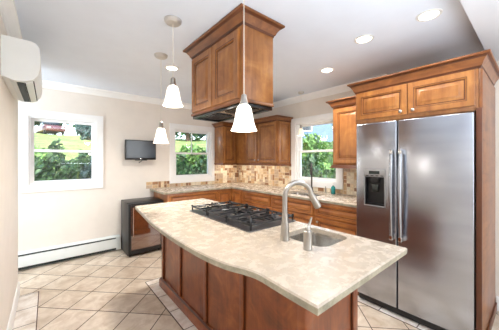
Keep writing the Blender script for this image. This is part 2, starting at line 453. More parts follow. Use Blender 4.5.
for y0, y1 in ((.8, 1.38), (1.42, 2.05), (2.08, 2.66)):
    d = rel(MB().door((IX1 - .01, y0, .14), (0, 1, 0), (1, 0, 0), y1 - y0, .7, 'cherry', 'cherryd'), isl).obj('door', isl)
    rel(knob_mb(Vector((IX1 + .01, y1 - .04, .78)), (1, 0, 0)), isl).obj('knob', d)

def catmull(pts, n=6):
    out = []
    for i in range(len(pts) - 1):
        p0 = pts[max(i - 1, 0)]; p1 = pts[i]; p2 = pts[i + 1]; p3 = pts[min(i + 2, len(pts) - 1)]
        for k in range(n):
            t = k / n
            out.append(tuple(.5 * ((2 * p1[a]) + (-p0[a] + p2[a]) * t + (2 * p0[a] - 5 * p1[a] + 4 * p2[a] - p3[a]) * t * t + (-p0[a] + 3 * p1[a] - 3 * p2[a] + p3[a]) * t ** 3) for a in (0, 1)))
    out.append(pts[-1]); return out
def rrect(x0, x1, y0, y1, r, n=6):
    o = []
    for cx, cy, a in ((x1 - r, y1 - r, 0), (x0 + r, y1 - r, 90), (x0 + r, y0 + r, 180), (x1 - r, y0 + r, 270)):
        for k in range(n + 1):
            t = math.radians(a + 90 * k / n); o.append((cx + r * math.cos(t), cy + r * math.sin(t)))
    return o
def slab(outer, holes, z0, z1, root, name, ease=.006):
    """stone slab with eased top edge and cut-outs"""
    mb = MB(); b = bmesh.new(); i1, i2 = mb.mi('granite'), mb.mi('granite_edge')
    def off(poly, d):
        n = len(poly); A = sum(poly[i][0] * poly[(i + 1) % n][1] - poly[(i + 1) % n][0] * poly[i][1] for i in range(n)); sg = 1 if A > 0 else -1
        o = []
        for i in range(n):
            p, q, r = Vector(poly[i - 1]), Vector(poly[i]), Vector(poly[(i + 1) % n])
            a = (q - p).normalized(); c = (r - q).normalized(); na = Vector((-a.y, a.x)) * sg; nc = Vector((-c.y, c.x)) * sg
            m = (na + nc) / max(.3, 1 + na.dot(nc)); o.append((q.x + m.x * d, q.y + m.y * d))
        return o
    def ring(poly, z): return [b.verts.new((x, y, z)) for x, y in poly]
    def skin(r1, r2, mi):
        for i in range(len(r1)):
            j = (i + 1) % len(r1); b.faces.new((r1[i], r1[j], r2[j], r2[i])).material_index = mi
    def cap(rings, mi):
        es = []
        for r in rings:
            for i in range(len(r)):
                e = b.edges.get((r[i], r[(i + 1) % len(r)])) or b.edges.new((r[i], r[(i + 1) % len(r)])); es.append(e)
        g = bmesh.ops.triangle_fill(b, edges=es, use_beauty=True)
        for f in g['geom']:
            if isinstance(f, bmesh.types.BMFace): f.material_index = mi
    tops, bots = [], []
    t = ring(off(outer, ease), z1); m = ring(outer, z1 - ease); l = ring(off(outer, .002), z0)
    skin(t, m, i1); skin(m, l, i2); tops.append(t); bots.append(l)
    for h in holes:
        t = ring(off(h, -.003), z1); m = ring(h, z1 - .003); l = ring(h, z0); skin(t, m, i1); skin(m, l, i1); tops.append(t); bots.append(l)
    cap(tops, i1); cap(bots, i1)
    bmesh.ops.recalc_face_normals(b, faces=b.faces)
    mb.merge(b, None); 
    if root: rel(mb, root)
    return mb.obj(name, root, ang=.5)
def bowl(outline_fn, ztop, depth, name, root):
    """steel basin: outline_fn(inset, radius) gives a loop"""
    mb = MB(); b = bmesh.new(); R = []
    for ins, z in ((-.012, ztop), (0, ztop), (.004, ztop - .02), (.01, ztop - depth + .03), (.03, ztop - depth + .004), (.07, ztop - depth)):
        R.append([b.verts.new((x, y, z)) for x, y in outline_fn(ins)])
    for q in range(len(R) - 1):
        for i in range(len(R[0])):
            j = (i + 1) % len(R[0]); b.faces.new((R[q][i], R[q][j], R[q + 1][j], R[q + 1][i]))
    b.faces.new(R[-1]); bmesh.ops.recalc_face_normals(b, faces=b.faces); mb.merge(b, 'sink')
    o = rel(mb, root).obj(name, root, ang=1.2)
    md = o.modifiers.new('s', 'SOLIDIFY'); md.thickness = .0015; md.offset = -1
    return o

out = catmull([(.708, 2.747), (.676, 2.45), (.628, 2.0), (.608, 1.62), (.606, 1.38), (.614, 1.14), (.640, .96), (.678, .85), (.694, .78), (.692, .70), (.688, .60), (.686, .471)], 5)
out += [(1.528, .471), (1.528, 2.747)]
sinkhole = rrect(_sk[0], _sk[1], _sk[2], _sk[3], .07)
tag(slab(out, [sinkhole], .888, .92, None, 'island_countertop'), 'large beige stone countertop with a bowed edge on the kitchen island', 'countertop')
# cut room for the basin in the island body by leaving it inside the (unseen) carcass
snk = thing('prep_sink', 'small square steel prep sink set in the island countertop', 'sink', (1.314, .925, .72))
def o1(i): return rrect(_sk[0] - .004 + i, _sk[1] + .004 - i, _sk[2] - .004 + i, _sk[3] + .004 - i, max(.02, .072 - i * .5))
bowl(o1, .887, .15, 'basin', snk)
rel(MB().lathe([(.036, .739), (.036, .7415), (.028, .7425), (.012, .7405)], 'chrome', 20, Matrix.Translation((1.314, .925, 0))), snk).obj('drain', snk)
# hollow the island carcass around the basin
bodyo = [c for c in isl.children if c.name == 'body'][0]
me = bodyo.data; bmx = bmesh.new()
hx0, hx1, hy0, hy1 = _sk[0] - .03 - 1.24, _sk[1] + .012 - 1.24, IY0 + .013 - 1.72, _sk[3] + .03 - 1.72
X0, X1, Y0, Y1 = IX0 + .012 - 1.24, IX1 - .01 - 1.24, IY0 + .012 - 1.72, IY1 - .01 - 1.72
mb = MB(); zt, zl = .887, .70
mb.box(X0, X1, Y0, Y1, .02, zl, 'cherry'); mb.box(X0, X1, hy1, Y1, zl, zt, 'cherry'); mb.box(X0, hx0, Y0, hy1, zl, zt, 'cherry')
mb.box(hx1, X1, Y0, hy1, zl, zt, 'cherry'); mb.box(hx0, hx1, Y0, Y0 + .002, zl, zt, 'cherry')
mb.bm.to_mesh(me); mb.bm.free(); bmx.free()

# island faucet: bell base, tall gooseneck, pull-down spray head
fa = thing('island_faucet', 'tall brushed nickel gooseneck faucet beside the prep sink on the island', 'faucet', (1.107, .994, .9205))
b = MB().lathe([(.029, 0), (.029, .005), (.027, .010), (.0265, .05), (.0235, .09), (.0195, .13), (.0178, .16)], 'nickel', 28); b.obj('base', fa)
d = Vector((.20, -.105, 0)); d.normalize(); R_ = .086
pts = [(0, 0, .15), (0, 0, .20), (0, 0, .262)]
for k in range(0, 19):
    a = PI - PI * 0.97 * k / 18; p = d * (R_ + R_ * math.cos(a)); pts.append((p.x, p.y, .262 + R_ * math.sin(a)))
MB().tube(pts, .0155, 'nickel', 18).obj('spout', fa)
e = Vector(pts[-1]); dr = (Vector(pts[-1]) - Vector(pts[-2])).normalized(); dr = (dr + d * .42).normalized()
MB().tube([e - dr * .012, e + dr * .004, e + dr * .008, e + dr * .05, e + dr * .088, e + dr * .094], [.0175, .019, .019, .0205, .023, .019], 'nickel', 18).obj('spray_head', fa)
MB().tube([e + dr * .092, e + dr * .097], .016, 'rubber', 16).obj('nozzle', fa)
# lever handle body
fh = thing('faucet_handle', 'short nickel faucet handle post with a lever, nearest the island corner', 'faucet handle', (1.088, .812, .9205))
MB().lathe([(.0255, 0), (.0255, .005), (.0235, .009), (.0232, .085), (.0225, .098), (.019, .102)], 'nickel', 24).obj('post', fh)
MB().tube([(0, 0, .098), (.0, .0, .118), (.003, -.002, .128)], [.016, .015, .009], 'nickel', 14).obj('collar', fh)
MB().tube([(0, 0, .118), (.014, -.006, .145), (.022, -.010, .172)], [.009, .0065, .0055], 'nickel', 10).obj('lever', fh)

# ------------------------------------------------------------------ cooktop
CX0, CX1, CY0, CY1 = 1.03, 1.52, 1.24, 2.14
ct = thing('gas_cooktop', 'black five-burner gas cooktop set into the island countertop', 'cooktop', ((CX0 + CX1) / 2, (CY0 + CY1) / 2, .9205))
b = MB().prism(rrect(CX0, CX1, CY0, CY1, .02), .9205, .928, 'ctop'); rel(b, ct).obj('surface', ct)
cx = ct.location.x; cy = ct.location.y
burn = [(-.11, -.31, .038), (.11, -.31, .032), (0, 0, .05), (-.11, .31, .03), (.11, .31, .042)]
for x, y, r in burn:
    bo = MB().lathe([(r + .018, .0075), (r + .018, .010), (r + .006, .014), (r + .002, .021), (r - .004, .022)], 'nickel', 24, Matrix.Translation((x, y, 0))).obj('burner', ct)
    MB().lathe([(r, .0225), (r + .002, .026), (r - .004, .031), (.004, .032)], 'iron', 24, Matrix.Translation((x, y, 0))).obj('burner_cap', bo)
for gy0, gy1 in ((-.438, -.152), (-.143, .143), (.152, .438)):
    g = MB(); z0, z1 = .036, .048; gx0, gx1 = -.225, .225; w = .016
    g.box(gx0, gx1, gy0, gy0 + w, z0, z1, 'iron', .003); g.box(gx0, gx1, gy1 - w, gy1, z0, z1, 'iron', .003)
    g.box(gx0, gx0 + w, gy0, gy1, z0, z1, 'iron', .003); g.box(gx1 - w, gx1, gy0, gy1, z0, z1, 'iron', .003)
    g.box(-.008, .008, gy0, gy1, z0, z1, 'iron', .003); g.box(gx0, gx1, (gy0 + gy1) / 2 - .006, (gy0 + gy1) / 2 + .006, z0, z1, 'iron', .003)
    for x in (gx0 + .003, gx1 - .013):
        for y in (gy0 + .001, gy1 - .011): g.box(x, x + .01, y, y + .01, .0078, z0 + .002, 'iron')
    c = (gy0 + gy1) / 2
    for bxx, by, r in burn:
        if gy0 < by < gy1:
            for a in range(4):
                t = PI / 4 + a * PI / 2 if r < .045 else a * PI / 2 + PI / 4
                L = .135 if r > .045 else .10
                p = Vector((bxx + math.cos(t) * .028, by + math.sin(t) * .028)); q = Vector((bxx + math.cos(t) * L, by + math.sin(t) * L))
                q.x = max(gx0 + .006, min(gx1 - .006, q.x)); q.y = max(gy0 + .006, min(gy1 - .006, q.y))
                g.tube([(p.x, p.y, .054), (p.x * .7 + q.x * .3, p.y * .7 + q.y * .3, .053), (q.x, q.y, .044)], .008, 'iron', 6)
    for x in (gx0 + .006, 0, gx1 - .006):   # raised finger tips along the grate
        for y in (gy0 + .006, gy1 - .006): g.box(x - .007, x + .007, y - .006, y + .006, z1 - .002, z1 + .011, 'iron', .003)
    g.obj('grate', ct)
for k in range(5):
    MB().lathe([(.019, 0), (.019, .004), (.016, .006), (.015, .022), (.012, .025)], 'nickel', 18, Matrix.Translation((0, 0, 0)) @ Matrix.Translation((.236 - .005, -.24 + k * .12, .0078)) ).obj('control_knob', ct)

# ------------------------------------------------------------------ hood cabinet
HX0, HX1, HY0, HY1, HZ0, HZ1 = 1.061, 1.361, 1.346, 2.13, 1.822, 2.40
hc = thing('hood_cabinet', 'hanging honey-brown wooden cabinet above the island cooktop, hung from the ceiling', 'cabinet', ((HX0 + HX1) / 2, (HY0 + HY1) / 2, HZ0))
rel(MB().box(HX0, HX1, HY0, HY1, HZ0, 2.455, 'wood', .002), hc).obj('body', hc)
mid = (HY0 + HY1) / 2
for y0, y1 in ((mid + .004, HY1 - .025), (HY0 + .035, mid - .004)):
    do = rel(MB().door((HX0 - .0005, y0, HZ0 + .03), (0, 1, 0), (-1, 0, 0), y1 - y0, 2.345 - HZ0 - .03, 'wood', 'glaze', .06), hc).obj('door', hc)
cprof = lambda zt, h, o: [(-.01, zt - .004), (-.01, zt - h), (.004, zt - h), (.007, zt - h + .012), (.013, zt - h + .016), (o * .34, zt - h * .60), (o * .62, zt - h * .34), (o * .70, zt - .026), (o * .92, zt - .021), (o, zt - .016), (o, zt - .004)]
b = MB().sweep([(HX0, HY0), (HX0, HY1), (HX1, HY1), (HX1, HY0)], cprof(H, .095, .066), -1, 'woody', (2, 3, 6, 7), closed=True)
rel(b, hc).obj('crown', hc)
b = MB().sweep([(HX1, HY1), (HX0, HY1), (HX0, HY0), (HX1, HY0)], [(0, HZ0), (0, HZ0 + .022), (.006, HZ0 + .022), (.009, HZ0 + .012), (.009, HZ0)], 1, 'woody')
rel(b, hc).obj('bottom_rail', hc)
hood = thing('range_hood', 'black and steel range hood insert under the hanging cabinet', 'range hood', ((HX0 + HX1) / 2, mid, 1.79))
b = MB()
for a in ((HX0 + .004, HX1 - .004, HY0 + .004, HY0 + .02), (HX0 + .004, HX1 - .004, HY1 - .02, HY1 - .004), (HX0 + .004, HX0 + .02, HY0 + .02, HY1 - .02), (HX1 - .02, HX1 - .004, HY0 + .02, HY1 - .02)):
    b.box(*a, 1.795, 1.8215, 'black', .002)
rel(b, hood).obj('rim', hood)
b = MB().box(HX0 + .02, HX1 - .02, HY0 + .02, HY1 - .02, 1.812, 1.82, 'sink'); rel(b, hood).obj('liner', hood)
for y in (HY0 + .21, HY1 - .21):
    b = MB().prism(rrect(HX0 + .06, HX1 - .06, y - .13, y + .13, .03), 1.802, 1.812, 'black')
    for k in range(9): b.box(HX0 + .075, HX1 - .075, y - .11 + k * .027, y - .102 + k * .027, 1.799, 1.803, 'iron')
    rel(b, hood).obj('grease_filter', hood)

# ------------------------------------------------------------------ refrigerator
FX, FY0, FY1, FYS = 2.391, .312, 1.19, .818
fr = thing('refrigerator', 'tall stainless steel side-by-side refrigerator with ice dispenser', 'refrigerator', (2.8, .75, 0))
rel(MB().box(2.46, 3.2, FY0 + .004, FY1 - .004, .03, 1.755, 'tankface', .004), fr).obj('cabinet_body', fr)
rel(MB().box(2.43, 2.47, FY0 + .01, FY1 - .01, .012, .075, 'blackp', .003), fr).obj('kick_grille', fr)
def fdoor(y0, y1, cut=None):
    mb = MB()
    if not cut: mb.box(FX, 2.455, y0, y1, .082, 1.76, 'steel', .008, 3)
    else:
        c0, c1, cz0, cz1 = cut
        b = bmesh.new(); bmesh.ops.create_cube(b, size=1)
        for v in b.verts: v.co = Vector((FX + .032 + v.co.x * .064, (y0 + y1) / 2 + v.co.y * (y1 - y0), .921 + v.co.z * 1.678))
        bmesh.ops.bevel(b, geom=b.edges[:], offset=.008, segments=3, affect='EDGES', profile=.5)
        f = min(b.faces, key=lambda f: f.calc_center_median().x - f.calc_area() * 10)
        # cut the niche: split the big front face into a ring and a recess
        vs = [v for v in f.verts]; b.faces.remove(f)
        hole = [b.verts.new((FX, y, z)) for y, z in ((c0, cz0), (c1, cz0), (c1, cz1), (c0, cz1))]
        inn = [b.verts.new((FX + .045, y, z)) for y, z in ((c0, cz0), (c1, cz0), (c1, cz1), (c0, cz1))]
        ym, zm_ = (y0 + y1) / 2, .921; yc, zc_ = (c0 + c1) / 2, (cz0 + cz1) / 2
        def near(h): return [v for v in vs if (v.co.y > ym) == (h.co.y > yc) and (v.co.z > zm_) == (h.co.z > zc_)][0]
        cor = [near(h) for h in hole]
        for i in range(4):
            j = (i + 1) % 4; b.faces.new((cor[i], cor[j], hole[j], hole[i])); b.faces.new((hole[i], hole[j], inn[j], inn[i]))
        b.faces.new(inn); bmesh.ops.recalc_face_normals(b, faces=b.faces); mb.merge(b, 'steel')
    return rel(mb, fr).obj('door', fr)
dR = fdoor(FY0, FYS - .005); dL = fdoor(FYS + .005, FY1, (.925, 1.10, .975, 1.245))
def fhandle(y, par, sg):
    pts = []
    for k in range(13):
        t = k / 12; z = .705 + .785 * t; pts.append((FX - .034 - .020 * math.sin(PI * t), y, z))
    h = rel(MB().tube(pts, [.013, .0145] + [.016] * 9 + [.0145, .013], 'steel', 14), fr).obj('handle', par)
    for z in (.715, 1.478):
        rel(MB().box(FX - .05, FX + .002, y - .015, y + .015, z - .022, z + .022, 'chrome', .006), fr).obj('handle_mount', par)
fhandle(.853, dL, 1); fhandle(.781, dR, -1)
b = MB()
b.box(FX - .006, FX + .001, .914, 1.112, 1.245, 1.318, 'tankface', .003); b.box(FX - .006, FX + .001, .914, .925, .964, 1.245, 'tankface', .002)
b.box(FX - .006, FX + .001, 1.10, 1.112, .964, 1.245, 'tankface', .002); b.box(FX - .006, FX + .001, .925, 1.10, .964, .975, 'tankface', .002)
dis = rel(b, fr).obj('water_dispenser', fr)
rel(MB().box(FX - .008, FX - .005, .965, 1.062, 1.272, 1.302, 'display'), fr).obj('display', dis)
b = MB().box(FX + .001, FX + .044, .926, 1.099, .976, .990, 'blackp').box(FX + .036, FX + .0445, .926, 1.099, .99, 1.244, 'blackp')
b.box(FX + .001, FX + .036, .926, .930, .99, 1.244, 'blackp').box(FX + .001, FX + .036, 1.095, 1.099, .99, 1.244, 'blackp').box(FX + .001, FX + .036, .93, 1.095, 1.236, 1.244, 'blackp')
rel(b, fr).obj('niche', dis)
b = MB().box(FX + .014, FX + .026, .985, 1.04, 1.10, 1.17, 'display', .004).box(FX + .004, FX + .03, .975, 1.05, 1.19, 1.236, 'blackp', .006); rel(b, fr).obj('paddle', dis)
for k in range(4): rel(MB().box(FX - .0075, FX - .0055, .93 + .045 * k, .955 + .045 * k, 1.253, 1.260, 'display'), fr).obj('button', dis)

# enclosure: side panel + cabinet over the fridge
pn = thing('fridge_side_panel', 'tall dark-edged wooden panel on the right side of the refrigerator', 'panel', (2.8, .285, 0))
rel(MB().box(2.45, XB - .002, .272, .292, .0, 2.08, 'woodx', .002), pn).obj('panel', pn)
rel(MB().box(2.42, 2.45, .272, .305, .0, 1.79, 'glaze', .003), pn).obj('front_stile', pn)
rel(MB().box(2.44, XB - .016, .260, .2715, .003, .075, 'glaze', .002), pn).obj('base_strip', pn)
fc = thing('over_fridge_cabinet', 'wide honey-brown wooden cabinet with two doors directly above the refrigerator', 'cabinet', (2.8, .75, 1.78))
rel(MB().box(2.45, XB - .002, .294, 1.225, 1.775, 2.13, 'wood', .002), fc).obj('body', fc)
for y0, y1, ky in ((.755, 1.205, .80), (.312, .748, .705)):
    do = rel(MB().door((2.4495, y0, 1.81), (0, 1, 0), (-1, 0, 0), y1 - y0, .27, 'wood', 'glaze', .055), fc).obj('door', fc)
    rel(knob_mb(Vector((2.430, ky, 1.838)), (-1, 0, 0)), fc).obj('knob', do)
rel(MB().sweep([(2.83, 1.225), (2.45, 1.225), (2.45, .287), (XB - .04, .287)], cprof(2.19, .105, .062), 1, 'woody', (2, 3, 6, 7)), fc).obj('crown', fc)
pl = thing('fridge_end_panel', 'narrow wooden end panel between the refrigerator and the wall cabinet', 'panel', (2.85, 1.21, 0))
rel(MB().box(2.47, XB - .002, 1.20, 1.218, .0, 1.775, 'woodx', .002), pl).obj('panel', pl)

# ------------------------------------------------------------------ wall cabinets
UZ0, UZ1 = 1.345, 2.06
UG = 'honey-brown wall cabinets in the back corner'
c1 = thing('wall_cabinet', 'single-door honey wood wall cabinet on the back wall right of the middle window', 'cabinet', (2.76, 4.09, UZ0), group=UG)
rel(MB().box(2.605, 2.918, 3.93, YA - .001, UZ0, UZ1, 'wood', .002), c1).obj('body', c1)
rel(MB().door((2.625, 3.9305, UZ0 + .015), (1, 0, 0), (0, -1, 0), .26, UZ1 - UZ0 - .03, 'wood', 'glaze', .05), c1).obj('door', c1)
c2 = thing('wall_cabinet', 'narrow-door honey wood wall cabinet in the corner where both walls meet', 'cabinet', (3.08, 3.76, UZ0), group=UG)
rel(MB().box(2.92, XB - .001, 3.275, YA - .001, UZ0, UZ1, 'wood', .002), c2).obj('body', c2)
do = rel(MB().door((2.9205, 3.29, UZ0 + .015), (0, 1, 0), (-1, 0, 0), .325, UZ1 - UZ0 - .03, 'wood', 'glaze', .05), c2).obj('door', c2)
rel(knob_mb(Vector((2.9, 3.315, UZ0 + .06)), (-1, 0, 0)), c2).obj('knob', do)
c3 = thing('wall_cabinet', 'wide-door honey wood wall cabinet just left of the sink window', 'cabinet', (3.08, 3.02, UZ0), group=UG)
rel(MB().box(2.92, XB - .001, 2.774, 3.273, UZ0, UZ1, 'wood', .002), c3).obj('body', c3)
do = rel(MB().door((2.9205, 2.80, UZ0 + .015), (0, 1, 0), (-1, 0, 0), .455, UZ1 - UZ0 - .03, 'wood', 'glaze', .055), c3).obj('door', c3)
rel(knob_mb(Vector((2.9, 3.22, UZ0 + .06)), (-1, 0, 0)), c3).obj('knob', do)
rel(MB().door((2.94, 2.7745, UZ0 + .015), (1, 0, 0), (0, -1, 0), .27, UZ1 - UZ0 - .03, 'wood', 'glaze', .045, .01), c3).obj('end_panel', c3)
lrail = lambda z: [(-.02, z), (-.02, z + .034), (.010, z + .034), (.014, z + .022), (.004, z + .012), (.008, z)]
cm = thing('crown_molding', 'stepped wooden crown on top of the corner wall cabinets', 'crown molding', (2.9, 3.9, UZ1))
rel(MB().sweep([(2.605, YA - .002), (2.605, 3.91), (2.90, 3.91), (2.90, 2.774), (XB - .002, 2.774)], cprof(2.14, .085, .06), 1, 'woody', (2, 3, 6, 7)), cm).obj('molding', cm)
lr = thing('light_rail', 'thin wooden rail under the corner wall cabinets', 'rail', (2.9, 3.9, 1.31))
rel(MB().sweep([(2.605, YA - .012), (2.605, 3.92), (2.91, 3.92), (2.91, 2.774), (XB - .012, 2.774)], lrail(1.310), 1, 'woody'), lr).obj('rail', lr)
c4 = thing('wall_cabinet', 'single-door honey wood wall cabinet between the sink window and refrigerator', 'cabinet', (3.08, 1.5, UZ0))
rel(MB().box(2.92, XB - .001, 1.228, 1.77, UZ0, 2.10, 'wood', .002), c4).obj('body', c4)
rel(MB().door((2.9205, 1.29, UZ0 + .02), (0, 1, 0), (-1, 0, 0), .45, 2.07 - UZ0 - .02, 'wood', 'glaze', .06), c4).obj('door', c4)
rel(MB().sweep([(XB - .001, 1.77), (2.90, 1.77), (2.90, 1.228)], cprof(2.185, .09, .06), 1, 'woody', (2, 3, 6, 7)), c4).obj('crown', c4)
rel(MB().sweep([(XB - .012, 1.77), (2.915, 1.77), (2.915, 1.228)], [(-.02, 1.30), (-.02, 1.344), (.0, 1.344), (.012, 1.335), (.022, 1.315), (.034, 1.30)], 1, 'glaze'), c4).obj('light_rail', c4)

# ------------------------------------------------------------------ base cabinets
BX, BY = 2.60, 3.63
BG = 'base cabinets along the sink wall'
def base_b(y0, y1, label, drawer=True, nd=1, low=False):
    c = thing('base_cabinet', label, 'cabinet', (2.9, (y0 + y1) / 2, 0), group=BG)
    zt = .887
    if low:
        mb = MB().box(BX, XB - .001, y0, y1, .10, .66, 'bwood', .001).box(BX, BX + .03, y0, y1, .66, zt, 'bwood').box(BX + .03, XB - .001, y0, y0 + .018, .66, zt, 'bwood').box(BX + .03, XB - .001, y1 - .018, y1, .66, zt, 'bwood')
    else: mb = MB().box(BX, XB - .001, y0, y1, .10, zt, 'bwood', .001)
    rel(mb, c).obj('body', c)
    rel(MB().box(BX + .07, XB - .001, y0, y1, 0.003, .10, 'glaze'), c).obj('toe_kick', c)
    rel(MB().door((BX + .0005, y0 + .02, .705), (0, 1, 0), (-1, 0, 0), y1 - y0 - .04, .155, 'bwood', 'glaze', .035), c).obj('drawer', c)
    w = (y1 - y0 - .04 - .006 * (nd - 1)) / nd
    for k in range(nd):
        yy = y0 + .02 + k * (w + .006)
        do = rel(MB().door((BX + .0005, yy, .12), (0, 1, 0), (-1, 0, 0), w, .565, 'bwood', 'glaze', .055), c).obj('door', c)
        rel(knob_mb(Vector((BX - .0195, yy + (.04 if k else w - .04), .64)), (-1, 0, 0)), c).obj('knob', do)
base_b(1.222, 1.83, 'brown base cabinet with drawer nearest the refrigerator under the sink wall counter')
base_b(1.832, 2.60, 'brown sink base cabinet under the main sink', nd=2, low=True)
base_b(2.602, 3.31, 'brown base cabinet with drawer left of the sink cabinet')
cc = thing('corner_base_cabinet', 'brown corner base cabinet where the two counter runs meet', 'cabinet', (2.9, 3.8, 0))
rel(MB().box(BX, XB - .001, 3.312, YA - .001, .10, .887, 'bwood', .001), cc).obj('body', cc)
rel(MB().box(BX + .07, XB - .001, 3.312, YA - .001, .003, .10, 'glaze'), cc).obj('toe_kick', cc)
rel(MB().door((BX + .0005, 3.33, .12), (0, 1, 0), (-1, 0, 0), .26, .745, 'bwood', 'glaze', .05), cc).obj('door', cc)
ca = thing('base_cabinet', 'brown base cabinet with a wide panelled drawer below the middle window', 'cabinet', (1.9, 3.95, 0))
rel(MB().box(1.40, BX - .002, BY, YA - .001, .10, .887, 'bwood', .001), ca).obj('body', ca)
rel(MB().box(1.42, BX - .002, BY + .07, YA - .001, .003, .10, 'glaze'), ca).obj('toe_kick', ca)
rel(MB().door((1.43, BY + .0005, .69), (1, 0, 0), (0, -1, 0), .85, .165, 'bwood', 'glaze', .03), ca).obj('drawer', ca)
for x in (1.43, 1.858):
    do = rel(MB().door((x, BY + .0005, .12), (1, 0, 0), (0, -1, 0), .422, .55, 'bwood', 'glaze', .05), ca).obj('door', ca)
    rel(knob_mb(Vector((x + (.38 if x < 1.5 else .04), BY - .0195, .63)), (0, -1, 0)), ca).obj('knob', do)
rel(MB().door((2.30, BY + .0005, .12), (1, 0, 0), (0, -1, 0), .27, .735, 'bwood', 'glaze', .05), ca).obj('door', ca)

# counter along both walls with sink cut-out
msx0, msx1, msy0, msy1 = 2.70, 3.07, 1.93, 2.50
outl = [(1.33, YA - .001), (1.33, 3.60), (2.571, 3.60), (2.571, 1.22), (XB - .001, 1.22), (XB - .001, YA - .001)]
tag(slab(outl, [rrect(msx0, msx1, msy0, msy1, .06)], .888, .92, None, 'wall_countertop'), 'beige L-shaped stone countertop running along the back and right walls', 'countertop')
ms = thing('kitchen_sink', 'wide steel main sink below the right-hand window', 'sink', (2.885, 2.215, .70))
def o2(i): return rrect(msx0 - .004 + i, msx1 + .004 - i, msy0 - .004 + i, msy1 + .004 - i, max(.02, .062 - i * .4))
bowl(o2, .887, .19, 'basin', ms)
rel(MB().lathe([(.04, .6995), (.04, .702), (.03, .703), (.014, .701)], 'chrome', 20, Matrix.Translation((2.885, 2.215, 0))), ms).obj('drain', ms)
mf = thing('sink_faucet', 'tall dark gooseneck faucet behind the main sink under the right-hand window', 'faucet', (3.135, 2.265, .9205))
MB().lathe([(.028, 0), (.028, .006), (.022, .012), (.019, .06), (.014, .075)], 'bronze', 20).obj('base', mf)
dd = Vector((-.83, -.56, 0)).normalized(); pts = [(0, 0, .07), (0, 0, .25), (0, 0, .36)]
for k in range(0, 15):
    a = PI - PI * .95 * k / 14; p = dd * (.075 + .075 * math.cos(a)); pts.append((p.x, p.y, .36 + .075 * math.sin(a)))
MB().tube(pts, .0125, 'bronze', 12).obj('spout', mf)
e = Vector(pts[-1]); MB().tube([e, e + Vector((0, 0, -.05)) + dd * -.0, e + Vector((0, 0, -.11))], [.015, .018, .021], 'bronze', 14).obj('spray_head', mf)
MB().tube([(0, 0, .05), (.02, .05, .075), (.025, .085, .09)], [.008, .007, .006], 'bronze', 8).obj('lever', mf)
sd = thing('soap_dispenser', 'small nickel counter-mounted soap pump between faucet and teal bottle', 'soap dispenser', (3.15, 2.03, .9205))
MB().lathe([(.02, 0), (.02, .006), (.012, .012), (.010, .06), (.007, .075), (.006, .095)], 'nickel', 16).obj('body', sd)
MB().tube([(0, 0, .09), (-.03, -.02, .098), (-.05, -.034, .088)], [.007, .006, .005], 'nickel', 8).obj('nozzle', sd)
sb = thing('soap_bottle', 'teal pump bottle of dish soap on the counter beside the main sink', 'bottle', (3.14, 1.90, .9205))
MB().lathe([(.028, 0), (.031, .005), (.031, .085), (.026, .10), (.012, .112), (.011, .122)], 'teal', 22).obj('bottle_body', sb)
MB().lathe([(.013, .1221), (.013, .138), (.005, .140), (.005, .16)], 'white', 14).tube([(0, 0, .158), (-.025, -.018, .16), (-.032, -.022, .152)], .005, 'white', 8).obj('pump', sb)

# ------------------------------------------------------------------ backsplash mosaic
for i, (c, r) in enumerate([((228, 208, 176), .35), ((208, 176, 136), .35), ((166, 122, 86), .3), ((196, 172, 148), .3), ((238, 224, 200), .35), ((142, 102, 72), .3)]):
    M['ms%d' % i] = plain('mosaic_stone_%d' % i, c, r, var=.09, scale=25)
M['msg'] = plain('mosaic_grout', (226, 210, 184), .8)
def mosaic(name, label, axis, face, rects, seed):
    rnd = random.Random(seed); mb = MB(); u = .052
    bm = mb.bm
    for (a0, a1, z0, z1) in rects:
        if axis == 'y': mb.box(a0, a1, face - .006, face, z0, z1, 'msg')
        else: mb.box(face - .006, face, a0, a1, z0, z1, 'msg')
        na = max(1, round((a1 - a0) / u)); nz = max(1, round((z1 - z0) / u)); ua = (a1 - a0) / na; uz = (z1 - z0) / nz
        occ = set()
        for j in range(nz):
            for i in range(na):
                if (i, j) in occ: continue
                opts = [(1, 1), (2, 1), (1, 2), (2, 1), (1, 2)] + [(2, 2)]
                w, h = rnd.choice(opts)
                if i + w > na or any((i + p, j) in occ for p in range(w)): w = 1
                if j + h > nz: h = 1
                for p in range(w):
                    for q in range(h): occ.add((i + p, j + q))
                g = .0035
                p0, p1 = a0 + i * ua + g, a0 + (i + w) * ua - g; q0, q1 = z0 + j * uz + g, z0 + (j + h) * uz - g
                m = mb.mi('ms%d' % rnd.choices(range(6), ((2, 3, 1, 2, 3, .3) if w * h > 1 else (1, 2, 3, 1, 1, 2)))[0])
                d0, d1 = face - .006, face - .009
                def V(a, z, d): return bm.verts.new((a, d, z) if axis == 'y' else (d, a, z))
                lo = [V(a, z, d0) for a, z in ((p0, q0), (p1, q0), (p1, q1), (p0, q1))]; e = .0015
                hi = [V(a, z, d1) for a, z in ((p0 + e, q0 + e), (p1 - e, q0 + e), (p1 - e, q1 - e), (p0 + e, q1 - e))]
                fs = [bm.faces.new(hi)] + [bm.faces.new((lo[k], lo[(k + 1) % 4], hi[(k + 1) % 4], hi[k])) for k in range(4)]
                for f in fs: f.material_index = m
    bmesh.ops.recalc_face_normals(bm, faces=bm.faces)
    return tag(mb.obj(name, smooth=False), label, 'backsplash')
mosaic('tile_backsplash', 'brown and cream mosaic tile backsplash on the back wall around the middle window', 'y', YA - .0005, [(1.27, 1.674, .9215, 1.035), (1.674, 2.603, .9215, .982), (2.603, XB - .012, .9215, 1.343)], 3)
mosaic('tile_backsplash', 'brown and cream mosaic tile backsplash on the sink wall below the cabinets', 'x', XB - .0005, [(2.748, YA - .012, .9215, 1.343), (1.797, 2.748, .9215, .982), (1.222, 1.797, .9215, 1.343)], 8)

